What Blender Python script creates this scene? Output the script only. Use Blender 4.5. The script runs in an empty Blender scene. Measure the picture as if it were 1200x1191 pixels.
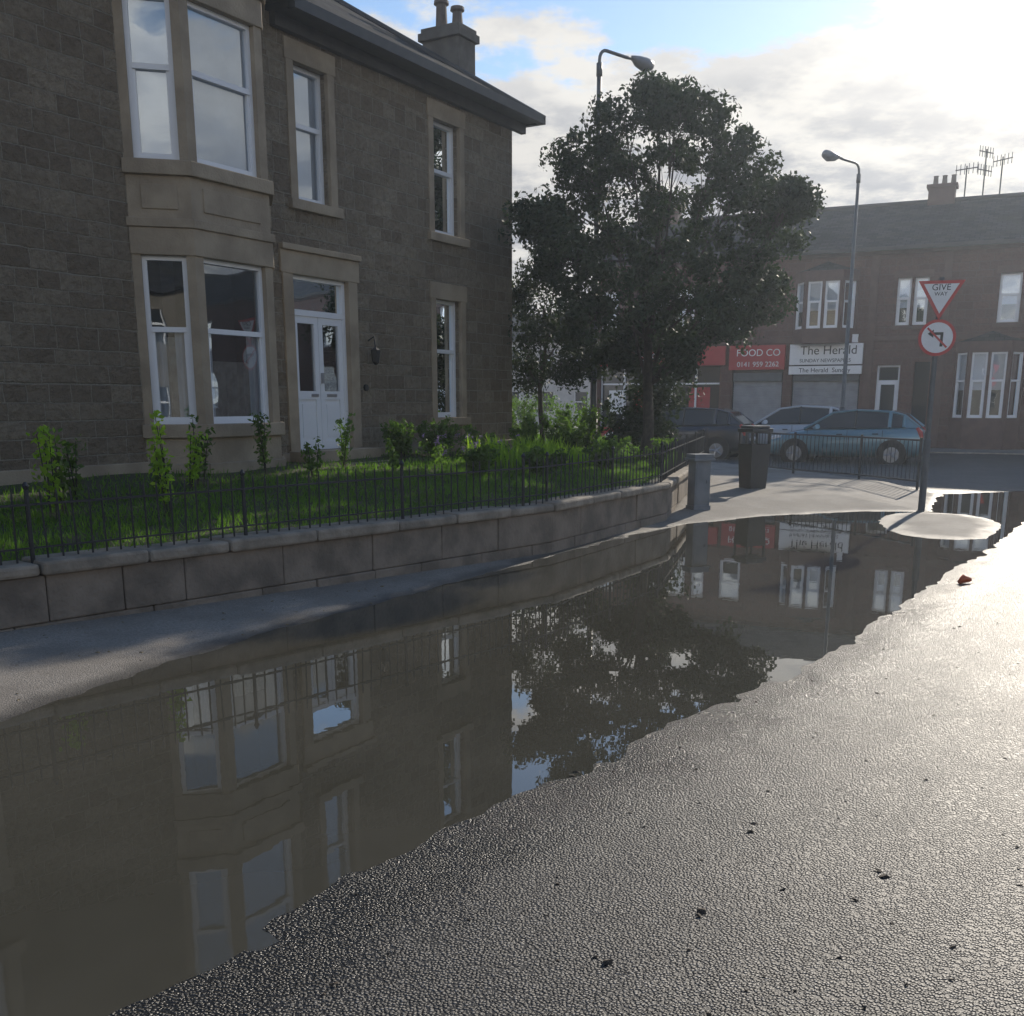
import bpy, bmesh, math, random
import numpy as np
from mathutils import Vector, Matrix
random.seed(7); rng=np.random.default_rng(7)
scene=bpy.context.scene
R=math.radians

# ------------------------------------------------------------------ materials
def nt(m):
    m.use_nodes=True; t=m.node_tree; t.nodes.clear(); return t
class NB:
    def __init__(s,t): s.t=t
    def n(s,typ,**kw):
        nd=s.t.nodes.new(typ)
        for k,v in kw.items():
            setattr(nd,k,v)
        return nd
    def l(s,a,b): s.t.links.new(a,b)
    def math(s,op,a,b=None,c=None,clamp=False):
        nd=s.t.nodes.new('ShaderNodeMath'); nd.operation=op; nd.use_clamp=clamp
        for i,v in enumerate((a,b,c)):
            if v is None: continue
            if isinstance(v,(int,float)): nd.inputs[i].default_value=v
            else: s.l(v,nd.inputs[i])
        return nd.outputs[0]
    def mix(s,f,a,b,bt='MIX'):
        nd=s.t.nodes.new('ShaderNodeMix'); nd.data_type='RGBA'; nd.blend_type=bt
        if isinstance(f,(int,float)): nd.inputs['Factor'].default_value=f
        else: s.l(f,nd.inputs['Factor'])
        for i,v in ((6,a),(7,b)):
            if isinstance(v,tuple): nd.inputs[i].default_value=(v[0],v[1],v[2],1)
            else: s.l(v,nd.inputs[i])
        return nd.outputs[2]
    def ramp(s,f,a,b):
        nd=s.t.nodes.new('ShaderNodeMapRange'); nd.clamp=True; nd.interpolation_type='SMOOTHSTEP'
        s.l(f,nd.inputs[0]); nd.inputs[1].default_value=a; nd.inputs[2].default_value=b
        return nd.outputs[0]
    def noise(s,vec,scale,detail=4,rough=.55,out='Fac'):
        nd=s.n('ShaderNodeTexNoise'); nd.inputs['Scale'].default_value=scale
        nd.inputs['Detail'].default_value=detail; nd.inputs['Roughness'].default_value=rough
        if vec is not None: s.l(vec,nd.inputs['Vector'])
        return nd.outputs[out]
    def bump(s,h,strength,dist,normal=None):
        nd=s.n('ShaderNodeBump'); nd.inputs['Strength'].default_value=strength; nd.inputs['Distance'].default_value=dist
        s.l(h,nd.inputs['Height'])
        if normal is not None: s.l(normal,nd.inputs['Normal'])
        return nd.outputs[0]
def start(name):
    m=bpy.data.materials.new(name); b=NB(nt(m))
    p=b.n('ShaderNodeBsdfPrincipled'); o=b.n('ShaderNodeOutputMaterial'); b.l(p.outputs[0],o.inputs[0])
    return m,b,p,o
def simple(name,c1,c2=None,scale=8,rough=.6,bump=0,bscale=40,metal=0,coat=0):
    m,b,p,o=start(name)
    if c2 is None: c2=tuple(x*.8 for x in c1)
    g=b.n('ShaderNodeTexCoord')
    f=b.ramp(b.noise(g.outputs['Object'],scale,5),.3,.7)
    b.l(b.mix(f,c1,c2),p.inputs['Base Color'])
    p.inputs['Roughness'].default_value=rough; p.inputs['Metallic'].default_value=metal
    if coat: p.inputs['Coat Weight'].default_value=coat; p.inputs['Coat Roughness'].default_value=.05
    if bump: b.l(b.bump(b.noise(g.outputs['Object'],bscale,4),bump,.02),p.inputs['Normal'])
    return m
def masonry(name,c1,c2,mortar,bw=.44,bh=.2,mort=.012,dist=.03,bump=.8,stain=.5,rowvar=.1):
    m,b,p,o=start(name)
    uv=b.n('ShaderNodeUVMap').outputs[0]
    nz=b.noise(uv,4.0,4,out='Color')
    sub=b.n('ShaderNodeVectorMath',operation='MULTIPLY_ADD')
    b.l(nz,sub.inputs[0]); sub.inputs[1].default_value=(dist*1.6,dist,0); b.l(uv,sub.inputs[2])
    s_=b.n('ShaderNodeSeparateXYZ'); b.l(sub.outputs[0],s_.inputs[0])
    cz=b.n('ShaderNodeCombineXYZ'); b.l(s_.outputs[1],cz.inputs[1])
    rv_=b.math('MULTIPLY',b.noise(cz.outputs[0],2.1,1),rowvar*2)
    c2_=b.n('ShaderNodeCombineXYZ'); b.l(s_.outputs[0],c2_.inputs[0]); b.l(b.math('ADD',s_.outputs[1],rv_),c2_.inputs[1])
    t=b.n('ShaderNodeTexBrick'); b.l(c2_.outputs[0],t.inputs['Vector'])
    t.inputs['Scale'].default_value=1; t.inputs['Brick Width'].default_value=bw; t.inputs['Row Height'].default_value=bh
    t.inputs['Mortar Size'].default_value=mort; t.inputs['Mortar Smooth'].default_value=.5; t.inputs['Bias'].default_value=0
    t.inputs['Color1'].default_value=(0,0,0,1); t.inputs['Color2'].default_value=(1,1,1,1); t.inputs['Mortar'].default_value=(.5,.5,.5,1)
    t.offset=.43; t.offset_frequency=2; t.squash=.62; t.squash_frequency=3
    col=b.mix(t.outputs['Color'],c1,c2)
    big=b.ramp(b.noise(uv,.7,5,.6),.3,.7)
    col=b.mix(b.math('MULTIPLY',big,stain),col,tuple(x*.68 for x in c1))
    fine=b.ramp(b.noise(uv,12,6,.78),.40,.66)
    col=b.mix(b.math('MULTIPLY',fine,.5),col,tuple(x*.5 for x in c1))
    col=b.mix(b.math('MULTIPLY',t.outputs['Fac'],.85),col,mortar)
    b.l(col,p.inputs['Base Color']); p.inputs['Roughness'].default_value=.9
    h=b.math('ADD',b.math('MULTIPLY',t.outputs['Fac'],-1.1),b.math('MULTIPLY',b.noise(uv,7,6,.7),2.8))
    b.l(b.bump(h,bump,.07),p.inputs['Normal'])
    return m
stone=masonry('coursed_sandstone',(.29,.225,.155),(.47,.385,.275),(.45,.385,.29),mort=.010,bump=1.0,stain=.4)
red=masonry('red_sandstone',(.11,.058,.047),(.15,.078,.062),(.11,.08,.07),.5,.25,.01,.01,.3,.3)
wallstone=simple('garden_wall_stone',(.29,.235,.18),(.16,.13,.10),3,.9,.8,24)
coping=simple('coping_stone',(.37,.31,.24),(.21,.18,.14),5,.85,.7,30)
dressed=simple('dressed_sandstone',(.40,.325,.23),(.28,.225,.16),2.2,.85,.45,40)
white=simple('white_upvc',(.82,.83,.84),(.78,.79,.81),2,.3)
iron=simple('black_iron',(.03,.032,.035),(.02,.02,.022),20,.5)
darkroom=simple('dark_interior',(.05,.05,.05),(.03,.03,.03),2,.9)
curtain=simple('net_curtain',(.76,.79,.84),(.66,.69,.74),3,.9)
drape=simple('grey_drape',(.42,.40,.36),(.3,.28,.25),9,.9)
gut=simple('gutter_black',(.02,.02,.022),(.03,.03,.03),5,.5)
chstone=simple('chimney_render',(.15,.135,.115),(.10,.09,.075),4,.9,.5,30)
pot=simple('clay_pot',(.14,.115,.095),(.11,.085,.07),8,.8)
bark=simple('bark',(.07,.058,.045),(.035,.03,.025),12,.95,1,30)
galv=simple('painted_steel_grey',(.10,.11,.12),(.07,.08,.09),6,.45)
lamph=simple('lamp_head_grey',(.22,.23,.24),(.18,.18,.19),6,.4)
tyre=simple('tyre_rubber',(.02,.02,.02),(.03,.03,.03),10,.8)
rim=simple('alloy_rim',(.5,.5,.52),(.4,.4,.42),10,.3,metal=.8)
redp=simple('sign_red',(.5,.04,.04),(.45,.04,.04),10,.4)
shopred=simple('shop_fascia_red',(.40,.03,.035),(.34,.025,.03),2,.4)
blackp=simple('black_paint',(.012,.012,.012),(.02,.02,.02),10,.4)
signw=simple('sign_white',(.8,.8,.8),(.76,.76,.76),10,.35)
orange=simple('orange_litter',(.6,.12,.03),(.5,.1,.03),10,.5)

def slate():
    m,b,p,o=start('slate_roof'); uv=b.n('ShaderNodeUVMap').outputs[0]
    t=b.n('ShaderNodeTexBrick'); b.l(uv,t.inputs['Vector']); t.inputs['Scale'].default_value=1
    t.inputs['Brick Width'].default_value=.3; t.inputs['Row Height'].default_value=.2; t.inputs['Mortar Size'].default_value=.012
    t.inputs['Color1'].default_value=(.022,.024,.028,1); t.inputs['Color2'].default_value=(.055,.055,.06,1); t.inputs['Mortar'].default_value=(.01,.01,.01,1)
    c=b.mix(b.math('MULTIPLY',b.ramp(b.noise(uv,1.2,5),.4,.7),.4),t.outputs['Color'],(.06,.06,.045))
    b.l(c,p.inputs['Base Color']); p.inputs['Roughness'].default_value=.9; p.inputs['Specular IOR Level'].default_value=.05
    b.l(b.bump(t.outputs['Fac'],-.8,.03),p.inputs['Normal']); return m
slate_m=slate()

def glassmat(name,refl=.1):
    m=bpy.data.materials.new(name); b=NB(nt(m)); o=b.n('ShaderNodeOutputMaterial')
    tr=b.n('ShaderNodeBsdfTransparent'); tr.inputs[0].default_value=(.86,.9,.93,1)
    gl=b.n('ShaderNodeBsdfGlossy'); gl.inputs['Roughness'].default_value=.01; gl.inputs[0].default_value=(.88,.95,1,1)
    g=b.n('ShaderNodeTexCoord')
    b.l(b.bump(b.noise(g.outputs['Object'],1.6,1),.12,.02),gl.inputs['Normal'])
    fr=b.n('ShaderNodeFresnel'); fr.inputs[0].default_value=1.55
    f=b.math('ADD',b.math('MULTIPLY',fr.outputs[0],1.5),refl,clamp=True)
    mx=b.n('ShaderNodeMixShader'); b.l(f,mx.inputs[0]); b.l(tr.outputs[0],mx.inputs[1]); b.l(gl.outputs[0],mx.inputs[2])
    b.l(mx.outputs[0],o.inputs[0]); return m
glass=glassmat('window_glass',.16)
carglass=simple('car_glass',(.02,.025,.03),(.02,.025,.03),2,.05)
def carpaint(name,c,metal=.4):
    return simple(name,c,tuple(x*.93 for x in c),3,.3,metal=metal,coat=1)

def leafmat(name,c1,c2,tr=.35):
    m=bpy.data.materials.new(name); b=NB(nt(m)); o=b.n('ShaderNodeOutputMaterial')
    g=b.n('ShaderNodeTexCoord'); geo=b.n('ShaderNodeNewGeometry')
    f=b.ramp(b.noise(g.outputs['Object'],1.7,3),.35,.65)
    c=b.mix(f,c1,c2)
    c=b.mix(b.math('MULTIPLY',geo.outputs['Random Per Island'],.5),c,tuple(x*1.6 for x in c2))
    p=b.n('ShaderNodeBsdfPrincipled'); b.l(c,p.inputs['Base Color']); p.inputs['Roughness'].default_value=.6; p.inputs['Specular IOR Level'].default_value=.2
    t=b.n('ShaderNodeBsdfTranslucent'); b.l(b.mix(1,c,(1.6,1.9,.8),'MULTIPLY'),t.inputs[0])
    mx=b.n('ShaderNodeMixShader'); mx.inputs[0].default_value=tr
    b.l(p.outputs[0],mx.inputs[1]); b.l(t.outputs[0],mx.inputs[2]); b.l(mx.outputs[0],o.inputs[0]); return m
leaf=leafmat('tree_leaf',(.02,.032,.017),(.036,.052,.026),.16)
leafb=leafmat('shrub_leaf',(.055,.09,.025),(.10,.16,.04),.4)
leafy=leafmat('lily_leaf',(.18,.27,.03),(.25,.35,.05),.55)
grassm=leafmat('grass_blade',(.065,.12,.022),(.11,.19,.035),.45)
purple=simple('purple_flower',(.3,.2,.4),(.4,.3,.45),9,.7)

# ------------------------------------------------------------------ mesh builder
class Fr:
    def __init__(s,O,U,N): s.O=Vector(O); s.U=Vector(U).normalized(); s.N=Vector(N).normalized()
    def p(s,a,n,z): return s.O+s.U*a+s.N*n+Vector((0,0,z))
class MB:
    def __init__(s): s.v=[]; s.f=[]; s.m=[]
    def quad(s,pts,m=0):
        i=len(s.v); s.v+= [tuple(p) for p in pts]; s.f.append(tuple(range(i,i+len(pts)))); s.m.append(m)
    def box(s,fr,a0,a1,n0,n1,z0,z1,m=0):
        i=len(s.v)
        for z in (z0,z1):
            for (a,n) in ((a0,n0),(a1,n0),(a1,n1),(a0,n1)): s.v.append(tuple(fr.p(a,n,z)))
        for f in ((0,3,2,1),(4,5,6,7),(0,1,5,4),(1,2,6,5),(2,3,7,6),(3,0,4,7)):
            s.f.append(tuple(i+k for k in f)); s.m.append(m)
    def tube(s,pts,rad,n=8,m=0,cap=True):
        pts=[Vector(p) for p in pts]; i0=len(s.v)
        for k,p in enumerate(pts):
            d=(pts[min(k+1,len(pts)-1)]-pts[max(k-1,0)])
            if d.length<1e-6: d=Vector((0,0,1))
            d.normalize(); a=d.cross(Vector((.13,.97,.2)) if abs(d.y)<.9 else Vector((1,0,0))).normalized(); b_=d.cross(a)
            r=rad[k] if isinstance(rad,(list,tuple)) else rad
            for j in range(n):
                t=2*math.pi*j/n; s.v.append(tuple(p+a*(r*math.cos(t))+b_*(r*math.sin(t))))
        for k in range(len(pts)-1):
            for j in range(n):
                a=i0+k*n+j; b_=i0+k*n+(j+1)%n
                s.f.append((a,b_,b_+n,a+n)); s.m.append(m)
        if cap:
            s.f.append(tuple(i0+j for j in range(n))); s.m.append(m)
            s.f.append(tuple(i0+(len(pts)-1)*n+j for j in reversed(range(n)))); s.m.append(m)
    def obj(s,name,mats,parent=None,smooth=False,bevel=0):
        me=bpy.data.meshes.new(name); me.from_pydata(s.v,[],s.f)
        for m in (mats if isinstance(mats,(list,tuple)) else [mats]): me.materials.append(m)
        me.polygons.foreach_set('material_index',s.m)
        if smooth: me.polygons.foreach_set('use_smooth',[True]*len(s.f))
        me.update()
        if not getattr(s,'norecalc',False):
            bm=bmesh.new(); bm.from_mesh(me); bmesh.ops.recalc_face_normals(bm,faces=bm.faces); bm.to_mesh(me); bm.free()
        uv=me.uv_layers.new(name='UVMap')
        for p in me.polygons:
            nn=p.normal
            h=Vector((nn.x,nn.y,0))
            if h.length>.35:
                h.normalize(); t=Vector((-h.y,h.x,0))
                sc=1/max(.3,math.sqrt(nn.x**2+nn.y**2))
                for li in p.loop_indices:
                    c=me.vertices[me.loops[li].vertex_index].co; uv.data[li].uv=(c.dot(t),c.z*sc)
            else:
                for li in p.loop_indices:
                    c=me.vertices[me.loops[li].vertex_index].co; uv.data[li].uv=(c.x,c.y)
        o=bpy.data.objects.new(name,me); scene.collection.objects.link(o)
        if parent is not None:
            o.parent=parent; o.location=-parent.location
        if bevel:
            b=o.modifiers.new('Bevel','BEVEL'); b.width=bevel; b.segments=2; b.limit_method='ANGLE'
        return o
def empty(name,loc):
    e=bpy.data.objects.new(name,None); e.location=loc; e.empty_display_size=.3; scene.collection.objects.link(e); return e
def text(name,body,loc,U,N,size,mat,parent,extr=.003,squash=1.0):
    c=bpy.data.curves.new(name,'FONT'); c.body=body; c.size=size; c.extrude=extr; c.align_x='CENTER'; c.align_y='CENTER'
    c.materials.append(mat); o=bpy.data.objects.new(name,c); scene.collection.objects.link(o)
    U=Vector(U).normalized(); N=Vector(N).normalized(); Z=Vector((0,0,1))
    M=Matrix((U*squash,Z,N)).transposed().to_4x4(); M.translation=Vector(loc)
    if parent is not None:
        o.parent=parent; M.translation=Vector(loc)-parent.location
    o.matrix_local=M; return o

def wall(mb,fr,a0,a1,z0,z1,holes,depth=.2,m=0,n=0):
    A=sorted(set([a0,a1]+[h[0] for h in holes]+[h[1] for h in holes]))
    Z=sorted(set([z0,z1]+[h[2] for h in holes]+[h[3] for h in holes]))
    for i in range(len(A)-1):
        for j in range(len(Z)-1):
            ca=(A[i]+A[i+1])/2; cz=(Z[j]+Z[j+1])/2
            if any(h[0]<ca<h[1] and h[2]<cz<h[3] for h in holes): continue
            mb.quad([fr.p(A[i],n,Z[j]),fr.p(A[i+1],n,Z[j]),fr.p(A[i+1],n,Z[j+1]),fr.p(A[i],n,Z[j+1])],m)
    for (h0,h1,g0,g1) in holes:
        for q in (((h0,g0),(h0,g1)),((h1,g0),(h1,g1)),((h0,g0),(h1,g0)),((h0,g1),(h1,g1))):
            (x0,y0),(x1,y1)=q
            mb.quad([fr.p(x0,n,y0),fr.p(x1,n,y1),fr.p(x1,n-depth,y1),fr.p(x0,n-depth,y0)],m)

def window(par,fr,a0,a1,z0,z1,kind='blind',depth=.16,split=.57,surround=True,jw=.14,name='window',fw=.055,room=.6):
    mb=MB() # materials: 0 white 1 glass 2 curtain 3 dark 4 drape
    d=-depth
    mb.box(fr,a0,a0+fw,d-.03,d+.04,z0,z1); mb.box(fr,a1-fw,a1,d-.03,d+.04,z0,z1)
    mb.box(fr,a0+fw,a1-fw,d-.03,d+.04,z0,z0+fw); mb.box(fr,a0+fw,a1-fw,d-.03,d+.04,z1-fw,z1)
    zs=z0+(z1-z0)*split
    mb.box(fr,a0+fw,a1-fw,d-.028,d+.05,zs-fw*.55,zs+fw*.55)
    i=fw*.6
    mb.box(fr,a0+fw,a0+fw+i,d-.02,d+.028,z0+fw,zs-fw*.55); mb.box(fr,a1-fw-i,a1-fw,d-.02,d+.028,z0+fw,zs-fw*.55)
    mb.box(fr,a0+fw+i,a1-fw-i,d-.02,d+.028,z0+fw,z0+fw+i)
    g=d-.005
    mb.quad([fr.p(a0+fw*.5,g,z0+fw*.5),fr.p(a1-fw*.5,g,z0+fw*.5),fr.p(a1-fw*.5,g,z1-fw*.5),fr.p(a0+fw*.5,g,z1-fw*.5)],1)
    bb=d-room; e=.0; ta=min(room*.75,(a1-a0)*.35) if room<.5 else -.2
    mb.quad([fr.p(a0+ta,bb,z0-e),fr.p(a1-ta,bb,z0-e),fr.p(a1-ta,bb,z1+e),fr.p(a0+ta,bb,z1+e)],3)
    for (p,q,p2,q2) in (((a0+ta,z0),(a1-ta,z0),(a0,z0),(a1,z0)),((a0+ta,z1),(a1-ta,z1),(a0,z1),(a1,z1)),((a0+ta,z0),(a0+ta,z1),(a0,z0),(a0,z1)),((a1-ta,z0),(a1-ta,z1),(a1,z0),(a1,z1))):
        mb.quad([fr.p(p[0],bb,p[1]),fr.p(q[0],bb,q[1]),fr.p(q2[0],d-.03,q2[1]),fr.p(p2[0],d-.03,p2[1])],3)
    def fold(x0,x1,zb,zt,m,amp=.02,per=.11):
        n=max(4,int((x1-x0)/.025)); P=[]
        for k in range(n+1):
            a=x0+(x1-x0)*k/n; P.append((a,d-.065+amp*math.sin(a*2*math.pi/per)+amp*.4*math.sin(a*31)))
        for k in range(n):
            mb.quad([fr.p(P[k][0],P[k][1],zb),fr.p(P[k+1][0],P[k+1][1],zb),fr.p(P[k+1][0],P[k+1][1],zt),fr.p(P[k][0],P[k][1],zt)],m)
    w=a1-a0
    A0,A1=a0+.02,a1-.02
    if kind=='blind': mb.quad([fr.p(A0,d-.05,z0+.02),fr.p(A1,d-.05,z0+.02),fr.p(A1,d-.05,z1-.01),fr.p(A0,d-.05,z1-.01)],2)
    elif kind=='half': mb.quad([fr.p(A0,d-.05,zs-.3),fr.p(A1,d-.05,zs-.3),fr.p(A1,d-.05,z1-.01),fr.p(A0,d-.05,z1-.01)],2)
    elif kind=='venetian':
        z=z0+.05
        while z<z1-.05:
            mb.quad([fr.p(A0,d-.045,z),fr.p(A1,d-.045,z),fr.p(A1,d-.07,z+.035),fr.p(A0,d-.07,z+.035)],2); z+=.055
    elif kind=='drapes':
        fold(A0,a0+w*.40,z0+.02,zs+.02,2,.012); fold(a1-w*.40,A1,z0+.02,zs+.02,2,.012)
        fold(a0+w*.40,a1-w*.40,z0+.02,zs-.08,4,.008,.07)
    elif kind=='net': fold(A0,A1,z0+.02,z1-.01,2,.006,.09)
    elif kind=='sides': fold(A0,a0+w*.2,z0+.02,zs,2); fold(a1-w*.2,A1,z0+.02,zs,2); fold(a0+w*.2,a1-w*.2,z0+.02,zs-.35,4,.01,.1)
    elif kind=='low': fold(A0,A1,z0+.02,zs-.1,4,.01,.09)
    o=mb.obj(name,[white,glass,curtain,darkroom,drape],par)
    if surround:
        sb=MB(); e=.003
        sb.box(fr,a0-jw,a0+e,-.05,.02,z0,z1); sb.box(fr,a1-e,a1+jw,-.05,.02,z0,z1)
        sb.box(fr,a0-jw-.03,a1+jw+.03,-.05,.026,z1-e,z1+.26)
        sb.box(fr,a0-jw-.05,a1+jw+.05,-depth+.01,.075,z0-.13,z0+e)
        sb.obj('stone_surround',[dressed],par,bevel=.008)
    return o

# ------------------------------------------------------------------ HOUSE
yaw=R(30.6); U=Vector((math.sin(yaw),math.cos(yaw),0)); N=Vector((math.cos(yaw),-math.sin(yaw),0))
D=10.23
HF=Fr(-N*D,U,N)
house=empty('sandstone_house',tuple(HF.p(12,0,0)))
S0,S1=-2.0,17.3; ZB,ZE=.3,6.62
lo=(1.42,3.37); up=(4.4,6.15)
door=(11.3,12.5,1.0,3.42)
holes=[(11.5,12.2)+up,(14.78,15.55)+lo,(14.78,15.55)+up,door,(4.9,6.1)+lo,(4.9,6.1)+up,(1.2,2.3)+lo,(1.2,2.3)+up]
b0,b1,bp=8.6,10.9,.5
w=MB()
wall(w,HF,S0,b0,ZB,ZE,[h for h in holes if h[1]<b0])
wall(w,HF,b1,S1,ZB,ZE,[h for h in holes if h[0]>b1])
dep=8.5
SF=Fr(HF.p(S1,0,0),-N,U); wall(w,SF,0,dep,ZB,ZE,[(2.5,3.4)+lo,(2.5,3.4)+up])
w.quad([HF.p(S0,0,ZB),HF.p(S0,-dep,ZB),HF.p(S0,-dep,ZE),HF.p(S0,0,ZE)])
w.quad([HF.p(S0,-dep,ZB),HF.p(S1,-dep,ZB),HF.p(S1,-dep,ZE),HF.p(S0,-dep,ZE)])
w.obj('walls',[stone],house)
window(house,SF,2.5,3.4,*lo,kind='net'); window(house,SF,2.5,3.4,*up,kind='blind')
window(house,HF,11.5,12.2,*up,kind='blind')
window(house,HF,14.78,15.55,*lo,kind='venetian')
window(house,HF,14.78,15.55,*up,kind='low')
window(house,HF,4.9,6.1,*lo,kind='drapes'); window(house,HF,4.9,6.1,*up,kind='blind')
window(house,HF,1.2,2.3,*lo,kind='drapes'); window(house,HF,1.2,2.3,*up,kind='blind')
zt=7.1
P=[HF.p(b0,0,0),HF.p(b0+bp,bp,0),HF.p(b1-bp,bp,0),HF.p(b1,0,0)]
def frame2(a,b):
    u=(b-a); L=u.length; u.normalize(); n=Vector((u.y,-u.x,0))
    if n.dot(N)<-0.01: n=-n
    return Fr(a,u,n),L
bay=MB()
for k in range(3):
    f,L=frame2(P[k],P[k+1]); e=.10 if k!=1 else .13
    hs=[(e,L-e)+lo,(e,L-e)+up]
    wall(bay,f,0,L,ZB,zt,hs,depth=.16)
    for (z0,z1) in (lo,up):
        window(house,f,e,L-e,z0,z1,kind='drapes' if z0<2 and k!=1 else ('sides' if z0<2 else 'blind'),depth=.11,surround=False,name='bay_window',room=.28)
    tr=MB()
    for z in (lo[0]-.16,up[0]-.16): tr.box(f,-.03,L+.03,-.1,.06,z,z+.163)
    tr.box(f,-.01,L+.01,-.1,.022,lo[1]-.003,lo[1]+.3); tr.box(f,-.03,L+.03,-.1,.05,lo[1]+.3,lo[1]+.4)
    tr.box(f,e+.05,L-e-.05,-.1,.02,lo[1]+.5,up[0]-.26)
    tr.box(f,-.01,L+.01,-.1,.022,up[1]-.003,up[1]+.3); tr.box(f,-.03,L+.03,-.1,.07,up[1]+.3,up[1]+.42)
    tr.box(f,-.01,L+.01,-.1,.05,ZB,.95)
    tr.obj('bay_courses',[dressed],house,bevel=.01)
bay.obj('bay_walls',[dressed],house)
bt=MB(); bt.quad([P[0]+Vector((0,0,zt)),P[1]+Vector((0,0,zt)),P[2]+Vector((0,0,zt)),P[3]+Vector((0,0,zt))])
apex=HF.p(9.75,-1.2,8.2); zz=Vector((0,0,zt+.02))
Q=[HF.p(b0-.15,-.6,0),HF.p(b0-.15,.05,0),HF.p(b0+bp-.08,bp+.12,0),HF.p(b1-bp+.08,bp+.12,0),HF.p(b1+.15,.05,0),HF.p(b1+.15,-.6,0)]
for k in range(5): bt.quad([Q[k]+zz,Q[k+1]+zz,apex])
bt.obj('bay_roof',[slate_m],house)
bc=MB(); bc.box(HF,S0,b0,-.05,.05,ZB,.98); bc.box(HF,b1,door[0]-.2,-.05,.05,ZB,.98); bc.box(HF,door[1]+.2,S1+.05,-.05,.05,ZB,.98)
bc.box(HF,S1-.02,S1+.05,-dep,-.05,ZB,.98)
bc.obj('base_course',[dressed],house,bevel=.01)
# door
d=MB(); dd=-.13
wj=MB(); wj.box(HF,door[0]-.2,door[0]+.003,-.25,.03,.98,door[3]); wj.box(HF,door[1]-.003,door[1]+.2,-.25,.03,.98,door[3])
wj.box(HF,door[0]-.24,door[1]+.24,-.25,.04,door[3]-.003,door[3]+.3); wj.box(HF,door[0]-.24,door[1]+.24,-.2,.09,door[3]+.3,door[3]+.38)
wj.box(HF,door[0]-.25,door[1]+.25,-.3,.35,.6,1.0); wj.box(HF,door[0]-.3,door[1]+.3,.35,.7,.5,.83)
wj.obj('door_surround_and_steps',[dressed],house,bevel=.01)
a0,a1=door[0],door[1]; zt2=2.88
d.box(HF,a0,a0+.07,dd,dd+.07,1.0,3.42); d.box(HF,a1-.07,a1,dd,dd+.07,1.0,3.42)
d.box(HF,a0+.07,a1-.07,dd,dd+.07,3.36,3.42); d.box(HF,a0+.07,a1-.07,dd,dd+.07,zt2,zt2+.08)
mid=(a0+a1)/2
for (x0,x1) in ((a0+.07,mid-.004),(mid+.004,a1-.07)):
    for (z0,z1,s) in ((1.0,1.12,0),(1.72,1.84,0),(zt2-.1,zt2,0)): d.box(HF,x0+.09,x1-.09,dd+.005,dd+.05,z0,z1)
    d.box(HF,x0,x0+.09,dd+.005,dd+.05,1.0,zt2); d.box(HF,x1-.09,x1,dd+.005,dd+.05,1.0,zt2)
    d.box(HF,x0+.09,x1-.09,dd+.0,dd+.03,1.12,1.72); d.box(HF,x0+.14,x1-.14,dd+.0,dd+.042,1.18,1.66)
    d.quad([HF.p(x0+.05,dd+.02,1.8),HF.p(x1-.05,dd+.02,1.8),HF.p(x1-.05,dd+.02,zt2-.05),HF.p(x0+.05,dd+.02,zt2-.05)],1)
d.quad([HF.p(a0+.03,dd+.02,zt2+.02),HF.p(a1-.03,dd+.02,zt2+.02),HF.p(a1-.03,dd+.02,3.4),HF.p(a0+.03,dd+.02,3.4)],1)
d.box(HF,a0,a1,dd-.5,dd-.45,1.0,3.42,2)
d.box(HF,mid+.02,mid+.05,dd+.05,dd+.09,1.95,2.1,3); d.box(HF,mid-.2,mid-.05,dd+.05,dd+.06,1.76,1.8,3); d.box(HF,mid+.14,mid+.36,dd+.05,dd+.06,1.76,1.8,3)
d.obj('double_door',[white,glass,darkroom,rim,dressed],house)
ln=MB()
ln.tube([HF.p(12.95,0,2.6),HF.p(12.95,.12,2.66),HF.p(12.95,.14,2.5)],.012,6)
ln.tube([HF.p(12.95,.14,2.5),HF.p(12.95,.14,2.46),HF.p(12.95,.14,2.28),HF.p(12.95,.14,2.24)],[.02,.075,.055,.02],6)
ln.tube([HF.p(12.85,.0,1.9),HF.p(12.85,.03,1.9)],.05,10)
ln.obj('door_lantern',[gut],house)
oh=.33; th=math.tan(R(32))
ev=MB()
for (x0,x1) in ((S0-oh,b0-.2),(b1+.2,S1+oh)):
    ev.box(HF,x0,x1,-.2,oh,ZE,ZE+.1,0)
    ev.box(HF,x0,x1,oh+.001,oh+.12,ZE-.02,ZE+.12,1)
    ev.box(HF,x0,x1,.0,.10,ZE-.16,ZE-.002,0)
ev.box(HF,S1,S1+oh-.001,-dep-oh,-.2,ZE,ZE+.1,0); ev.box(HF,S1+oh+.001,S1+oh+.11,-dep-oh,oh+.12,ZE-.021,ZE+.121,1)
ev.obj('eaves_and_gutter',[simple('eave_paint',(.06,.057,.053),(.045,.042,.04),5,.6),gut,dressed],house)
rf=MB(); ez=ZE+.10; a=oh; D2=dep/2+oh; rz=ez+D2*th
A_=HF.p(S0-a,a+.1,ez-.03);B_=HF.p(S1+a+.1,a+.1,ez-.03);C_=HF.p(S1+a+.1,-dep-a,ez-.03);E_=HF.p(S0-a,-dep-a,ez-.03)
R1=HF.p(S0+D2,-dep/2,rz);R2=HF.p(S1-D2+a,-dep/2,rz)
rf.quad([A_,B_,R2,R1]);rf.quad([B_,C_,R2]);rf.quad([C_,E_,R1,R2]);rf.quad([E_,A_,R1])
for (p,q2) in ((B_,R2),(R1,R2),(C_,R2)): rf.tube([p+Vector((0,0,.0)),q2+Vector((0,0,.02))],.06,8,1)
rf.obj('roof',[slate_m,gut],house)
ch=MB(); c0,c1=16.6,17.15; n0,n1=-1.45,-.68
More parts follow.
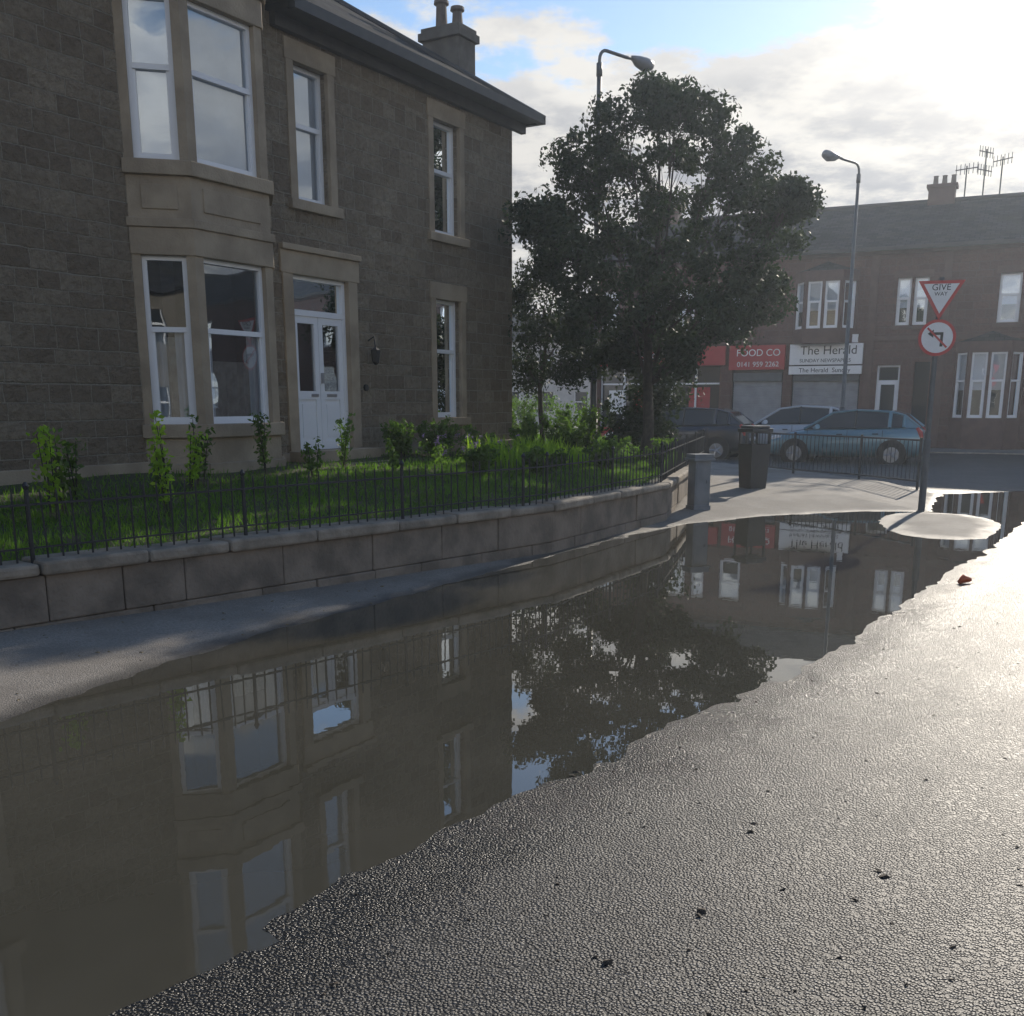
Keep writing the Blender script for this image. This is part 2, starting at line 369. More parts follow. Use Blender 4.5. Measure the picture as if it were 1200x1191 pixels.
ch.box(HF,c0,c1,n0,n1,6.5,7.95); ch.box(HF,c0-.06,c1+.06,n0-.06,n1+.06,7.95,8.08); ch.box(HF,c0-.02,c1+.02,n0-.02,n1+.02,8.08,8.16)
for nn,h,r in ((-1.22,.5,.11),(-.88,.34,.1)):
    b_=HF.p(16.88,nn,8.16); ch.tube([b_,b_+Vector((0,0,.05)),b_+Vector((0,0,h-.08)),b_+Vector((0,0,h-.06)),b_+Vector((0,0,h))],[r+.03,r,r*.85,r+.03,r+.02],12,1)
b_=HF.p(16.88,-1.22,8.66); ch.tube([b_,b_+Vector((0,0,.12)),b_+Vector((0,0,.16))],[.05,.12,.02],8,2)
ch.obj('chimney',[chstone,pot,gut],house,bevel=.008)

# ------------------------------------------------------------------ ground, puddle
WL=[(-8.17,1.78),(.48,11.6),(2.25,14.7),(4.2,22.0)]
puddle=[(-1.6,.9),(-1.14,2.59),(-.74,3.25),(-.395,3.66),(0,4.18),(.32,4.55),(.716,5.12),(1.43,5.89),(2.06,6.65),(2.94,8.03),(4.15,9.83),(5.3,11.5),(6.3,13.0),(7.37,14.7),(9.5,16.8),(14,19),(14,21),(9.97,20),(8.2,19.3),(7.7,18.6),(6.9,16.9),(6.6,16.2),(5.5,16.2),(3.93,15.6),(2.46,14.5),(1.2,12.6),(.12,10.85),(-1.0,8.95),(-1.8,7.65),(-2.35,6.5),(-2.8,5.3),(-4.1,3.4),(-5.5,1.6),(-5,-.5)]
island=[(5.05,13.3),(5.25,12.95),(5.6,12.8),(6.0,12.95),(6.3,13.35),(6.7,14.0),(6.95,14.6),(7.05,15.2),(6.95,15.75),(6.4,16.1),(6.0,15.95),(5.6,15.5),(5.35,14.95),(5.2,14.4),(5.08,13.8)]
def sdf(X,Y,poly):
    d=np.full(X.shape,1e9); ins=np.zeros(X.shape,bool); n=len(poly)
    for i in range(n):
        x0,y0=poly[i]; x1,y1=poly[(i+1)%n]; ex,ey=x1-x0,y1-y0
        t=np.clip(((X-x0)*ex+(Y-y0)*ey)/(ex*ex+ey*ey),0,1)
        d=np.minimum(d,np.hypot(X-x0-t*ex,Y-y0-t*ey))
        c=((y0>Y)!=(y1>Y))&(X<(x1-x0)*(Y-y0)/((y1-y0) if y1!=y0 else 1e-9)+x0); ins^=c
    return np.where(ins,-d,d)
def vnoise(X,Y,sc,seed):
    r=np.random.default_rng(seed); T=r.random((256,256))
    x=X/sc;y=Y/sc; xi=np.floor(x).astype(int);yi=np.floor(y).astype(int); fx=x-xi;fy=y-yi
    fx=fx*fx*(3-2*fx);fy=fy*fy*(3-2*fy)
    g=lambda i,j:T[i%256,j%256]
    return (g(xi,yi)*(1-fx)+g(xi+1,yi)*fx)*(1-fy)+(g(xi,yi+1)*(1-fx)+g(xi+1,yi+1)*fx)*fy-.5
def gaxis(lo,hi,st,far):
    c=list(np.arange(lo,hi,st)); s=st; x=lo
    L=[]
    while x>-far: s*=1.35; x-=s; L.append(x)
    s=st; x=c[-1]; H=[]
    while x<far: s*=1.35; x+=s; H.append(x)
    return np.array(L[::-1]+c+H)
xs=gaxis(-7,13,.05,900); ys=gaxis(.6,25,.05,900)
X,Y=np.meshgrid(xs,ys)
sd=sdf(X,Y,puddle); si=sdf(X,Y,island)
pavpoly=[(-9,1),(.48,11.9),(2.25,15),(4.2,22.4),(-3,30),(3,34),(6.3,25),(7.4,21.2),(7.9,19.2),(6.9,16.9),(6.6,16.2),(5.5,16.1),(3.93,15.6),(2.46,14.5),(1.08,12.75),(.12,10.85),(-1.0,8.95),(-1.8,7.65),(-2.35,6.5),(-2.8,5.3),(-4.1,3.4),(-5.5,1.6),(-8,-1)]
sp=sdf(X,Y,pavpoly)
pav=np.clip(.5-sp/.1,0,1)
near=np.clip(1-(np.hypot(X-2,Y-10)-22)/15,0,1)
zr=np.minimum(.028*sd,.10); zp=np.minimum(.085*sd,.13)
Z=np.where(sd>0,zr*(1-pav)+zp*pav,np.maximum(.05*sd,-.07))
Z=np.maximum(Z,np.where(si<0,np.minimum(-.05*si,.03)+.0,-.08))
Z=np.where((si>0)&(si<.4)&(sd<0),np.maximum(Z,-.1*si),Z)
Z=Z+near*(.003*vnoise(X,Y,1.3,1)+.003*vnoise(X,Y,.35,2)+.004*vnoise(X,Y,.13,3))
pav=np.where(si<.03,1,pav)
ny,nx=X.shape
verts=np.stack([X.ravel(),Y.ravel(),Z.ravel()],1)
idx=np.arange(nx*ny).reshape(ny,nx)
faces=np.stack([idx[:-1,:-1].ravel(),idx[:-1,1:].ravel(),idx[1:,1:].ravel(),idx[1:,:-1].ravel()],1)
def npmesh(name,verts,faces,mat,parent=None,smooth=False):
    me=bpy.data.meshes.new(name); k=faces.shape[1]
    me.vertices.add(len(verts)); me.vertices.foreach_set('co',np.asarray(verts,np.float32).ravel())
    me.loops.add(faces.size); me.loops.foreach_set('vertex_index',faces.astype(np.int32).ravel())
    me.polygons.add(len(faces)); me.polygons.foreach_set('loop_start',np.arange(0,faces.size,k,dtype=np.int32))
    try: me.polygons.foreach_set('loop_total',np.full(len(faces),k,dtype=np.int32))
    except Exception: pass
    if smooth: me.polygons.foreach_set('use_smooth',np.ones(len(faces),bool))
    me.materials.append(mat); me.update(calc_edges=True); me.validate()
    o=bpy.data.objects.new(name,me); scene.collection.objects.link(o)
    if parent is not None: o.parent=parent; o.location=-parent.location
    return o
def groundmat():
    m,b,p,o=start('asphalt_and_paving')
    g=b.n('ShaderNodeNewGeometry'); pos=g.outputs['Position']
    at=b.n('ShaderNodeAttribute',attribute_name='pave')
    sx=b.n('ShaderNodeSeparateXYZ'); b.l(pos,sx.inputs[0]); z=sx.outputs[2]
    v=b.n('ShaderNodeTexVoronoi'); b.l(pos,v.inputs['Vector']); v.inputs['Scale'].default_value=92
    agg=b.ramp(v.outputs['Distance'],.15,.7)
    sep=b.n('ShaderNodeSeparateColor'); b.l(v.outputs['Color'],sep.inputs[0])
    asp=b.mix(b.ramp(sep.outputs[0],.3,.98),(.045,.042,.038),(.30,.28,.25))
    asp=b.mix(b.math('MULTIPLY',b.ramp(b.noise(pos,.9,5),.35,.7),.35),asp,(.13,.12,.105))
    asp=b.mix(agg,asp,(.018,.017,.016))
    pv=b.mix(b.ramp(b.noise(pos,60,3),.3,.7),(.21,.185,.155),(.31,.28,.24))
    pv=b.mix(b.math('MULTIPLY',b.ramp(b.noise(pos,1.1,5,.65),.4,.65),.5),pv,(.15,.13,.105))
    col=b.mix(at.outputs['Fac'],asp,pv)
    zn=b.math('ADD',z,b.math('MULTIPLY',b.math('SUBTRACT',b.noise(pos,2.3,5,.65),.5),.03))
    dry=b.ramp(zn,.004,.02)
    wet=b.math('SUBTRACT',1.0,dry)
    col=b.mix(b.math('MULTIPLY',wet,.6),col,(.02,.018,.014))
    b.l(col,p.inputs['Base Color'])
    r=b.math('SUBTRACT',b.math('ADD',b.math('MULTIPLY',at.outputs['Fac'],.33),.5),b.math('MULTIPLY',wet,.2))
    r=b.math('ADD',r,b.math('MULTIPLY',b.math('SUBTRACT',b.noise(pos,1.4,4),.5),.16))
    b.l(r,p.inputs['Roughness'])
    h=b.math('ADD',b.math('MULTIPLY',agg,-1.3),b.math('ADD',b.math('MULTIPLY',b.noise(pos,150,3,.6),.6),b.math('MULTIPLY',sep.outputs[1],.9)))
    st=b.math('SUBTRACT',1.0,b.math('MULTIPLY',at.outputs['Fac'],.6))
    bn=b.n('ShaderNodeBump'); bn.inputs['Distance'].default_value=.0048; b.l(st,bn.inputs['Strength']); b.l(h,bn.inputs['Height'])
    b.l(bn.outputs[0],p.inputs['Normal'])
    return m
ground=npmesh('ground',verts,faces,groundmat(),smooth=True)
at=ground.data.attributes.new('pave','FLOAT','POINT'); at.data.foreach_set('value',pav.ravel().astype(np.float32))
def watermat():
    m,b,p,o=start('muddy_water')
    g=b.n('ShaderNodeNewGeometry')
    c=b.mix(b.ramp(b.noise(g.outputs['Position'],.5,4),.35,.65),(.06,.056,.042),(.078,.072,.055))
    b.l(c,p.inputs['Base Color']); p.inputs['Roughness'].default_value=.0; p.inputs['IOR'].default_value=1.65
    b.l(b.bump(b.noise(g.outputs['Position'],5,2),.015,.02),p.inputs['Normal'])
    return m
wm=MB(); wm.quad([(-7.5,.3,0),(15,.3,0),(15,23,0),(-7.5,23,0)]); 
wobj=wm.obj('puddle_water',[watermat()])

# ------------------------------------------------------------------ garden lawn, wall, railings
def wl_off(off):
    pts=[Vector((x,y,0)) for x,y in WL]; out=[]
    for i,p in enumerate(pts):
        a=(pts[min(i+1,len(pts)-1)]-pts[max(i-1,0)]).normalized(); n=Vector((-a.y,a.x,0)); out.append(p+n*off)
    return out
gp=[(p.x,p.y) for p in wl_off(.2)]
gpoly=gp+[(1.5,27),(-5,31),(-16,22),(-18,4)]
gx=np.arange(-16,5,.12); gy=np.arange(1.8,31,.12); GX,GY=np.meshgrid(gx,gy)
gs=sdf(GX,GY,gpoly)
def gheight(X,Y):
    dw=np.full(np.shape(X),1e9)
    for i in range(3):
        x0,y0=gp[i];x1,y1=gp[i+1];ex,ey=x1-x0,y1-y0
        t=np.clip(((X-x0)*ex+(Y-y0)*ey)/(ex*ex+ey*ey),0,1); dw=np.minimum(dw,np.hypot(X-x0-t*ex,Y-y0-t*ey))
    return np.minimum(.53+.08*dw,.86)+.03*vnoise(np.asarray(X),np.asarray(Y),.6,5)
GZ=gheight(GX,GY); ii=np.arange(GX.size).reshape(GX.shape)
ok=(gs<0); cell=ok[:-1,:-1]&ok[1:,:-1]&ok[:-1,1:]&ok[1:,1:]
ff=np.stack([ii[:-1,:-1][cell],ii[:-1,1:][cell],ii[1:,1:][cell],ii[1:,:-1][cell]],1)
used=np.unique(ff); remap=np.full(GX.size,-1); remap[used]=np.arange(len(used))
lawnm=simple('lawn_soil',(.05,.07,.02),(.07,.06,.035),3,1,.8,30)
npmesh('lawn',np.stack([GX.ravel(),GY.ravel(),GZ.ravel()],1)[used],remap[ff],lawnm,smooth=True)
hp=[HF.p(S0,.1,0),HF.p(S1+.1,.1,0),HF.p(S1+.1,-dep,0),HF.p(S0,-dep,0)]; hpoly=[(p.x,p.y) for p in hp]
def garden_pts(n,xr=(-9,5),yr=(2,26)):
    x=rng.uniform(*xr,n*3); y=rng.uniform(*yr,n*3)
    k=(sdf(x,y,gpoly)<-.02)&(sdf(x,y,hpoly)>.02); x=x[k][:n]; y=y[k][:n]; return x,y
gxp,gyp=garden_pts(90000)
dh=sdf(gxp,gyp,hpoly); keep=(dh>1.0)|(rng.random(len(gxp))<.25); gxp=gxp[keep];gyp=gyp[keep]
n=len(gxp); gz=gheight(gxp,gyp)-.01; a=rng.uniform(0,6.28,n); h=rng.uniform(.035,.09,n)*(1+.8*vnoise(gxp,gyp,.5,8)); wd=.006+.004*rng.random(n)
lx=rng.normal(0,.025,n); ly=rng.normal(0,.025,n)
v=np.zeros((n,3,3)); v[:,0]=np.stack([gxp-np.cos(a)*wd,gyp-np.sin(a)*wd,gz],1); v[:,1]=np.stack([gxp+np.cos(a)*wd,gyp+np.sin(a)*wd,gz],1); v[:,2]=np.stack([gxp+lx,gyp+ly,gz+h],1)
npmesh('grass',v.reshape(-1,3),np.arange(3*n).reshape(-1,3),grassm)
gw=empty('garden_wall',(WL[1][0],WL[1][1],0))
body=MB(); cop=MB()
for i in range(3):
    a=Vector((*WL[i],0)); b_=Vector((*WL[i+1],0)); u=(b_-a); L=u.length; u.normalize(); n=Vector((u.y,-u.x,0)); f=Fr(a,u,n)
    for row,(z0,z1) in enumerate(((-.1,.13),(.13,.478))):
        s=0 if row else .0; first=True
        while s<L-.01:
            l=random.uniform(.5,1.1)*(.7 if first and row else 1); first=False; e=min(s+l,L)
            if L-e<.25: e=L
            body.box(f,s+.003,e-.003,-.30,random.uniform(-.012,.006)-.03,z0+.003,z1-.001,0); s=e
    s=0
    while s<L-.01:
        e=min(s+random.uniform(.7,1.05),L)
        if L-e<.35: e=L
        j=random.uniform(-.014,.014)
        cop.box(f,s+.006,e-.006,-.34,.02+j,.48,.575+j,0); s=e
body.obj('wall_stones',[wallstone],gw,bevel=.012); cop.obj('coping_stones',[coping],gw,bevel=.025)
fp=wl_off(.14); rail=MB(); 
for i in range(3):
    a=fp[i];b_=fp[i+1];u=b_-a;L=u.length;u.normalize(); n=Vector((u.y,-u.x,0)); f=Fr(a,u,n)
    rail.box(f,0,L,-.012,.012,.97,.985); rail.box(f,0,L,-.012,.012,.66,.672)
    k=0;s=.05
    while s<L:
        if k%16==0:
            rail.tube([f.p(s,0,.5),f.p(s,0,1.08)],.017,8); rail.tube([f.p(s,0,1.08),f.p(s,0,1.11),f.p(s,0,1.14)],[.012,.026,.008],8)
        else:
            t=random.gauss(0,.006); rail.tube([f.p(s,0,.56),f.p(s+t,t,1.05),f.p(s+t,t,1.085)],[.008,.008,.003],5)
        s+=.113;k+=1
rail.obj('garden_railings',[iron])

# ------------------------------------------------------------------ foliage
def leaves(centers,radii,count,size,squash=.85):
    C=np.repeat(np.asarray(centers),count,0); Rr=np.repeat(np.asarray(radii),count)
    n=len(C); d=rng.normal(size=(n,3)); d/=np.linalg.norm(d,axis=1)[:,None]
    r=Rr*rng.random(n)**.5; P=C+d*r[:,None]*np.array([1,1,squash])
    nrm=d+rng.normal(scale=.8,size=(n,3)); nrm/=np.linalg.norm(nrm,axis=1)[:,None]
    t=np.cross(nrm,rng.normal(size=(n,3))); t/=np.linalg.norm(t,axis=1)[:,None]; s=np.cross(nrm,t)
    L=size*rng.uniform(.6,1.3,n)[:,None]; W=L*.55
    v=np.stack([P-t*L*.5,P+s*W*.5+nrm*L*.06,P+t*L*.5,P-s*W*.5+nrm*L*.06],1)
    return v.reshape(-1,3)
def tree(name,base,lobes,trunk_r,lsize=.085,clumps=20,per=60,mat=leaf,crad=(.2,.42),trunk_top=None):
    e=empty(name,base); base=Vector(base)
    mb=MB(); lob=[(Vector(c),r) for c,r in lobes]
    cx=sum((c for c,r in lob),Vector())/len(lob)
    top=trunk_top if trunk_top else cx.z
    tp=[]; 
    for k in range(7):
        f=k/6; tp.append(Vector((base.x+(cx.x-base.x)*f*.5+.05*math.sin(k*1.7),base.y+(cx.y-base.y)*f*.5,base.z-.1+(top-base.z)*f)))
    mb.tube(tp,[trunk_r*1.35]+[trunk_r*(1-.1*k) for k in range(1,7)],10)
    CC=[];RR=[]
    for (c,r) in lob:
        k=random.randint(2,5); s=tp[k]; mid_=s.lerp(c,.5)+Vector((random.uniform(-.2,.2),random.uniform(-.2,.2),-.15*(c-s).length*.3))
        r0=trunk_r*.34
        mb.tube([s,s.lerp(mid_,.5)+Vector((0,0,-.04)),mid_,mid_.lerp(c,.6)+Vector((.05,0,.05)),c],[r0,r0*.8,r0*.6,r0*.42,r0*.25],7)
        for j in range(clumps):
            d=Vector(rng.normal(size=3)); d.normalize(); q=c+Vector((d.x*r,d.y*r,d.z*r*.85))*random.random()**.4
            CC.append(tuple(q)); RR.append(random.uniform(*crad))
            o=c.lerp(mid_,random.random()*.6)
            mb.tube([o,o.lerp(q,.5)+Vector((0,0,.04)),q],[r0*.22,r0*.14,r0*.05],4,cap=False)
    mb.obj('trunk_and_limbs',[bark],e,smooth=True)
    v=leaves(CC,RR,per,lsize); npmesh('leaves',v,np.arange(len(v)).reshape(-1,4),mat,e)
    return e
def px(x,y,yy,dy=0):
    up=746-y; F=1169.5+.2242*up; return ((x-600)/F*(yy+dy),yy+dy,1.7+(.9746*up-269)/F*(yy+dy))
TL=[(790,130,.62),(770,112,.4),(735,165,.75),(840,165,.68),(690,200,.68),(780,215,.95),(860,235,.9),(905,240,.6),(650,245,.6),(720,265,.95),(800,290,1.0),(880,300,.85),(660,310,.7),(735,345,.85),(820,355,.85),(895,345,.6),(630,265,.45),(930,235,.3),(690,375,.6),(770,385,.65),(850,380,.5),(720,415,.4),(800,415,.4)]
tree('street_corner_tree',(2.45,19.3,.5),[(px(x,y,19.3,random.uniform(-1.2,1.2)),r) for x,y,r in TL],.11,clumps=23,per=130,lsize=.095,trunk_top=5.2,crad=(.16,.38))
TS=[(640,330,.5),(620,390,.5),(665,385,.6),(690,430,.45),(620,440,.4),(650,300,.35),(660,430,.4),(610,350,.3)]
tree('small_garden_tree',(.55,20.8,.55),[(px(x,y,20.8,random.uniform(-.5,.5)),r) for x,y,r in TS],.06,clumps=14,per=100,trunk_top=3.6)
tree('garden_shrub',(2.9,20.4,.5),[(px(x,y,20.4,random.uniform(-.4,.4)),r) for x,y,r in ((760,435,.5),(740,475,.5),(785,465,.5),(765,500,.45),(735,505,.35))],.04,clumps=14,per=100,trunk_top=1.6)
def plant(name,x,y,h,w,nst,mat,lsize=.06,per=14):
    e=empty(name,(x,y,float(gheight(np.array([x]),np.array([y]))[0]))); z0=e.location.z
    mb=MB();CC=[];RR=[]
    for k in range(nst):
        tx=x+random.uniform(-w,w);ty=y+random.uniform(-w,w);hh=h*random.uniform(.6,1)
        bx=x+random.uniform(-w,w)*.3; by=y+random.uniform(-w,w)*.3
        mb.tube([(bx,by,z0-.03),((bx+tx)/2,(by+ty)/2,z0+hh*.55),(tx,ty,z0+hh)],[.008,.006,.003],5)
        for j in range(7):
            f=.25+.75*j/6; CC.append((bx+(tx-bx)*f,by+(ty-by)*f,z0+hh*f)); RR.append(.05+.06*random.random())
    mb.obj('stems',[bark],e); v=leaves(CC,RR,per,lsize); npmesh('leaves',v,np.arange(len(v)).reshape(-1,4),mat,e); return e
for (s,nn,h,w_,k) in ((5.75,2.1,.9,.1,3),(6.0,1.9,.8,.1,3),(6.35,1.6,.65,.12,3),(6.7,2.5,1.05,.09,4),(7.25,1.8,.5,.12,3),(7.9,1.5,.7,.1,3),(8.3,1.2,.75,.12,3),(9.6,.95,.8,.12,4),(9.9,1.5,.45,.1,3),(10.9,1.2,.7,.2,4),(11.4,1.6,.45,.1,3)):
    p=HF.p(s,nn,0); plant('sapling_shrub',p.x,p.y,h,w_,k,leafb if s not in (6.7,7.9,5.75) else leafy,.07,8)
for (s,nn,h,w_,k) in ((12.9,.6,.55,.3,9),(13.7,.7,.6,.35,10),(15.2,.8,.5,.4,8),(16.3,.8,.6,.4,10),(17.0,1.3,.8,.4,12),(14.6,1.1,.35,.4,9),(18.3,1.0,.9,.5,14),(18.4,-.5,1.0,.5,12),(12.0,2.6,.4,.3,8),(13.0,3.0,.4,.4,9),(15.2,3.0,.5,.4,9),(16.5,3.3,.5,.4,9)):
    p=HF.p(s,nn,0); plant('garden_bush',p.x,p.y,h,w_,k,leafb,.07,24)
e=empty('lily_clump',tuple(HF.p(14.6,1.6,.8))); mb=MB(); mb.norecalc=True
for k in range(520):
    s=random.uniform(13.2,16.2); nn=random.uniform(1.6,2.5); b0_=HF.p(s,nn,0); z=float(gheight(np.array([b0_.x]),np.array([b0_.y]))[0])
    an=random.uniform(0,6.28); r=random.uniform(.05,.22); h=random.uniform(.28,.52)*(1 if s<15.2 else .7); dv=Vector((math.cos(an),math.sin(an),0)); sv=Vector((-dv.y,dv.x,0))*.013
    p0=b0_+Vector((0,0,z-.02)); p1=p0+dv*r*.4+Vector((0,0,h*.7)); p2=p0+dv*r+Vector((0,0,h))
    mb.quad([p0-sv,p0+sv,p1+sv,p1-sv]); mb.quad([p1-sv,p1+sv,p2])
mb.obj('blades',[leafy],e)
e=empty('purple_flowers',tuple(HF.p(13.1,1.6,.8))); 
CC=[];RR=[]
for k in range(22):
    p=HF.p(random.uniform(12.4,14.2),random.uniform(.9,2.0),0); CC.append((p.x,p.y,random.uniform(.95,1.2))); RR.append(.05)
v=leaves(CC,RR,9,.045); npmesh('petals',v,np.arange(len(v)).reshape(-1,4),purple,e)
v=leaves([(c[0],c[1],c[2]-.16) for c in CC],[.15]*len(CC),30,.06); npmesh('leaves',v,np.arange(len(v)).reshape(-1,4),leafb,e)

def mass(name,pts,rad,per,ls,mat):
    v=leaves(pts,rad,per,ls); return npmesh(name,v,np.arange(len(v)).reshape(-1,4),mat)
pts=[(random.uniform(-8,9),44+random.uniform(-.5,.5),random.uniform(.2,1.7)) for k in range(260)]
mass('hedge',pts,[.45]*len(pts),40,.14,leafb)
pts=[];rad=[]
for k in range(26):
    cx=random.uniform(-45,14); cy=random.uniform(85,110); hh=random.uniform(3,7)
    for j in range(22): pts.append((cx+random.gauss(0,2),cy+random.gauss(0,1.5),max(.6,hh*random.random()))); rad.append(1.1)
mass('distant_trees',pts,rad,40,.45,leaf)

# ------------------------------------------------------------------ FAR TENEMENT
qd=Vector((.9026,-.4305,0)); md=Vector((-.4305,-.9026,0)); TF=Fr((9.65,38,0),qd,md)
ten=empty('red_sandstone_tenement',(9.65,38,0)); T0,T1=-7.3,52; TZ=6.7
thl=[]; wins=[]
def addw(a0,a1,z0,z1,kind): thl.append((a0,a1,z0,z1)); wins.append((a0,a1,z0,z1,kind))
for (a,b_) in ((-6.9,-6.2),(-5.0,-4.2),(-4.05,-3.25),(-1.9,-1.1),(3.75,4.2),(4.3,4.75),(6.9,7.55),(9.2,9.9),(10.6,11.3),(13.4,14.2),(16.5,17.3),(19,19.8),(24,25),(29,30),(34,35),(39,40)): addw(a,b_,4.2,5.75,'half')
addw(-3.0,-2.5,4.2,5.75,'half')
for (a,b_) in ((9.2,10.1),(13.4,14.3),(17,17.9),(24,25),(29,30),(34,35),(39,40)): addw(a,b_,1.2,3.3,'net')
shops=[(-6.9,-2.2,.25,2.95),(-1.75,.1,.25,2.95),(.4,2.75,.25,2.95),(3.3,4.05,.15,2.9),(4.5,5.0,.9,3.0)]
bays=[(.35,2.5,4.0,5.9),(5.75,7.9,1.0,3.45)]
w=MB(); wall(w,TF,T0,T1,0,TZ,thl+shops,depth=.25)
w.quad([TF.p(T0,0,0),TF.p(T0,-9,0),TF.p(T0,-9,TZ),TF.p(T0,0,TZ)]); w.quad([TF.p(T1,0,0),TF.p(T1,-9,0),TF.p(T1,-9,TZ),TF.p(T1,0,TZ)]); w.quad([TF.p(T0,-9,0),TF.p(T1,-9,0),TF.p(T1,-9,TZ),TF.p(T0,-9,TZ)])
w.obj('walls',[red],ten)
redd=simple('red_dressed',(.13,.075,.062),(.10,.058,.048),3,.85)
for (a,b_,z0,z1,k) in wins: window(ten,TF,a,b_,z0,z1,kind=k,surround=False,depth=.15,fw=.07)
s=MB()
for (a,b_,z0,z1,k) in wins: s.box(TF,a-.12,b_+.12,-.05,.06,z0-.14,z0+.003); s.box(TF,a-.12,b_+.12,-.05,.03,z1-.003,z1+.22)
s.box(TF,T0,T1,-.05,.12,TZ-.18,TZ-.01); s.box(TF,T0,T1,.0,.07,3.72,3.86)
for t in (3.0,5.3,8.3,12,15.5): s.box(TF,t-.12,t+.12,-.05,.05,0,TZ-.2)
s.obj('trim',[redd],ten)
for (a,b_,z0,z1) in bays:
    pr=.6; PP=[TF.p(a,0,0),TF.p(a+.45,pr,0),TF.p(b_-.45,pr,0),TF.p(b_,0,0)]
    zb=z0-.35 if z0>2 else 0; m_=MB()
    for k in range(3):
        u=PP[k+1]-PP[k]; L=u.length; u.normalize(); n_=Vector((u.y,-u.x,0)); 
        if n_.dot(md)<0: n_=-n_
        f=Fr(PP[k],u,n_); hs=[(.1,L-.1,z0+.15,z1-.2)] if k!=1 else [(.1,L/2-.05,z0+.15,z1-.2),(L/2+.05,L-.1,z0+.15,z1-.2)]
        wall(m_,f,0,L,zb,z1+.15,hs,depth=.12)
        for h_ in hs: window(ten,f,*h_,kind='half',surround=False,depth=.08,name='bay_window',fw=.06,room=.12)
    m_.quad([p+Vector((0,0,zb)) for p in PP]); top=[p+Vector((0,0,z1+.15)) for p in PP]; ap=TF.p((a+b_)/2,0,z1+.5)
    for k in range(3): m_.quad([top[k],top[k+1],ap],1)
    m_.obj('bay',[redd,slate_m],ten)
s=MB()
s.quad([TF.p(T0-.2,.35,TZ),TF.p(T1+.2,.35,TZ),TF.p(T1+.2,-4.2,8.75),TF.p(T0-.2,-4.2,8.75)]); s.quad([TF.p(T0-.2,-9.3,TZ),TF.p(T1+.2,-9.3,TZ),TF.p(T1+.2,-4.2,8.75),TF.p(T0-.2,-4.2,8.75)])
s.quad([TF.p(T0,0,TZ),TF.p(T0,-9,TZ),TF.p(T0,-4.2,8.7)],1)
s.quad([TF.p(T1,0,TZ),TF.p(T1,-9,TZ),TF.p(T1,-4.2,8.7)],1)
s.box(TF,T0,T1,.35,.46,TZ-.1,TZ+.02,2); s.tube([TF.p(T0,-4.2,8.78),TF.p(T1,-4.2,8.78)],.09,6,2)
s.obj('roof',[slate_m,red,gut],ten)
s=MB()
for (t,w_) in ((4.6,.9),(11.5,1.4),(-5.8,1.2),(22,1.4),(33,1.4)):
    s.box(TF,t-w_/2,t+w_/2,-4.5,-3.9,8.2,9.2); s.box(TF,t-w_/2-.07,t+w_/2+.07,-4.57,-3.83,9.2,9.32)
    for j in range(int(w_/.3)):
        b_=TF.p(t-w_/2+.2+j*.3,-4.2,9.32); s.tube([b_,b_+Vector((0,0,.28)),b_+Vector((0,0,.32))],[.1,.08,.1],8,1)
s.obj('chimney_stacks',[redd,pot],ten,bevel=.01)
s=MB()
for (t,h,k) in ((5.35,9.9,3),(5.95,10.4,5),(6.5,10.1,4)):
    b_=TF.p(t,-4.2,8.6); tp=Vector((b_.x,b_.y,h)); s.tube([b_,tp],.025,5)
    for zoff in (.1,.7) if k==5 else (.1,):
        c=tp-Vector((0,0,zoff)); dr=(qd*math.cos(t*3)+md*math.sin(t*3)); s.tube([c-dr*.4,c+dr*.4],.018,4)
        for j in range(6):
            cc=c+dr*(-.38+.15*j); vv=Vector((0,0,1)); s.tube([cc-vv*.18,cc+vv*.18],.012,4)
s.obj('television_aerials',[gut],ten)
s=MB()
for (a,b_,z0,z1) in shops:
    s.quad([TF.p(a,-.24,z0),TF.p(b_,-.24,z0),TF.p(b_,-.24,z1),TF.p(a,-.24,z1)],0)
for t in np.linspace(-6.9,-2.2,6): s.box(TF,t-.03,t+.03,-.25,-.14,.25,2.95,1)
s.box(TF,-6.9,-2.2,-.239,-.13,.25,.7,2); s.box(TF,-6.9,-2.2,-.239,-.15,2.3,2.36,1)
s.box(TF,-6.6,-5.9,-.235,-.225,1.2,2.1,1); s.box(TF,-4.4,-3.9,-.235,-.225,.9,2.0,1); s.box(TF,-5.6,-5.1,-.235,-.225,1.1,2.2,2); s.box(TF,-3.4,-2.6,-.235,-.225,.8,2.2,2)
for (a,b_) in ((-1.7,.05),(.45,2.7)):
    z=.3
    while z<2.4: s.quad([TF.p(a,-.12,z),TF.p(b_,-.12,z),TF.p(b_,-.16,z+.075),TF.p(a,-.16,z+.075)],3); s.quad([TF.p(a,-.16,z+.075),TF.p(b_,-.16,z+.075),TF.p(b_,-.12,z+.08),TF.p(a,-.12,z+.08)],3); z+=.08
    s.box(TF,a,b_,-.2,-.02,2.4,2.7,4)
s.box(TF,3.35,4.0,-.22,-.15,.15,2.4,1); s.box(TF,3.45,3.9,-.15,-.14,1.2,2.25,0)
s.box(TF,3.3,3.36,-.22,-.1,.15,2.9,1); s.box(TF,3.99,4.05,-.22,-.1,.15,2.9,1); s.box(TF,3.36,3.99,-.22,-.1,2.84,2.9,1)
s.obj('shopfronts',[carglass,white,shopred,simple('roller_shutter',(.36,.36,.37),(.28,.28,.29),3,.5,metal=.2),galv],ten)
s=MB(); s.box(TF,-7.0,-2.0,.0,.14,2.98,3.65); s.box(TF,-1.85,.15,.0,.14,2.8,3.65); s.obj('red_fascia',[shopred],ten)
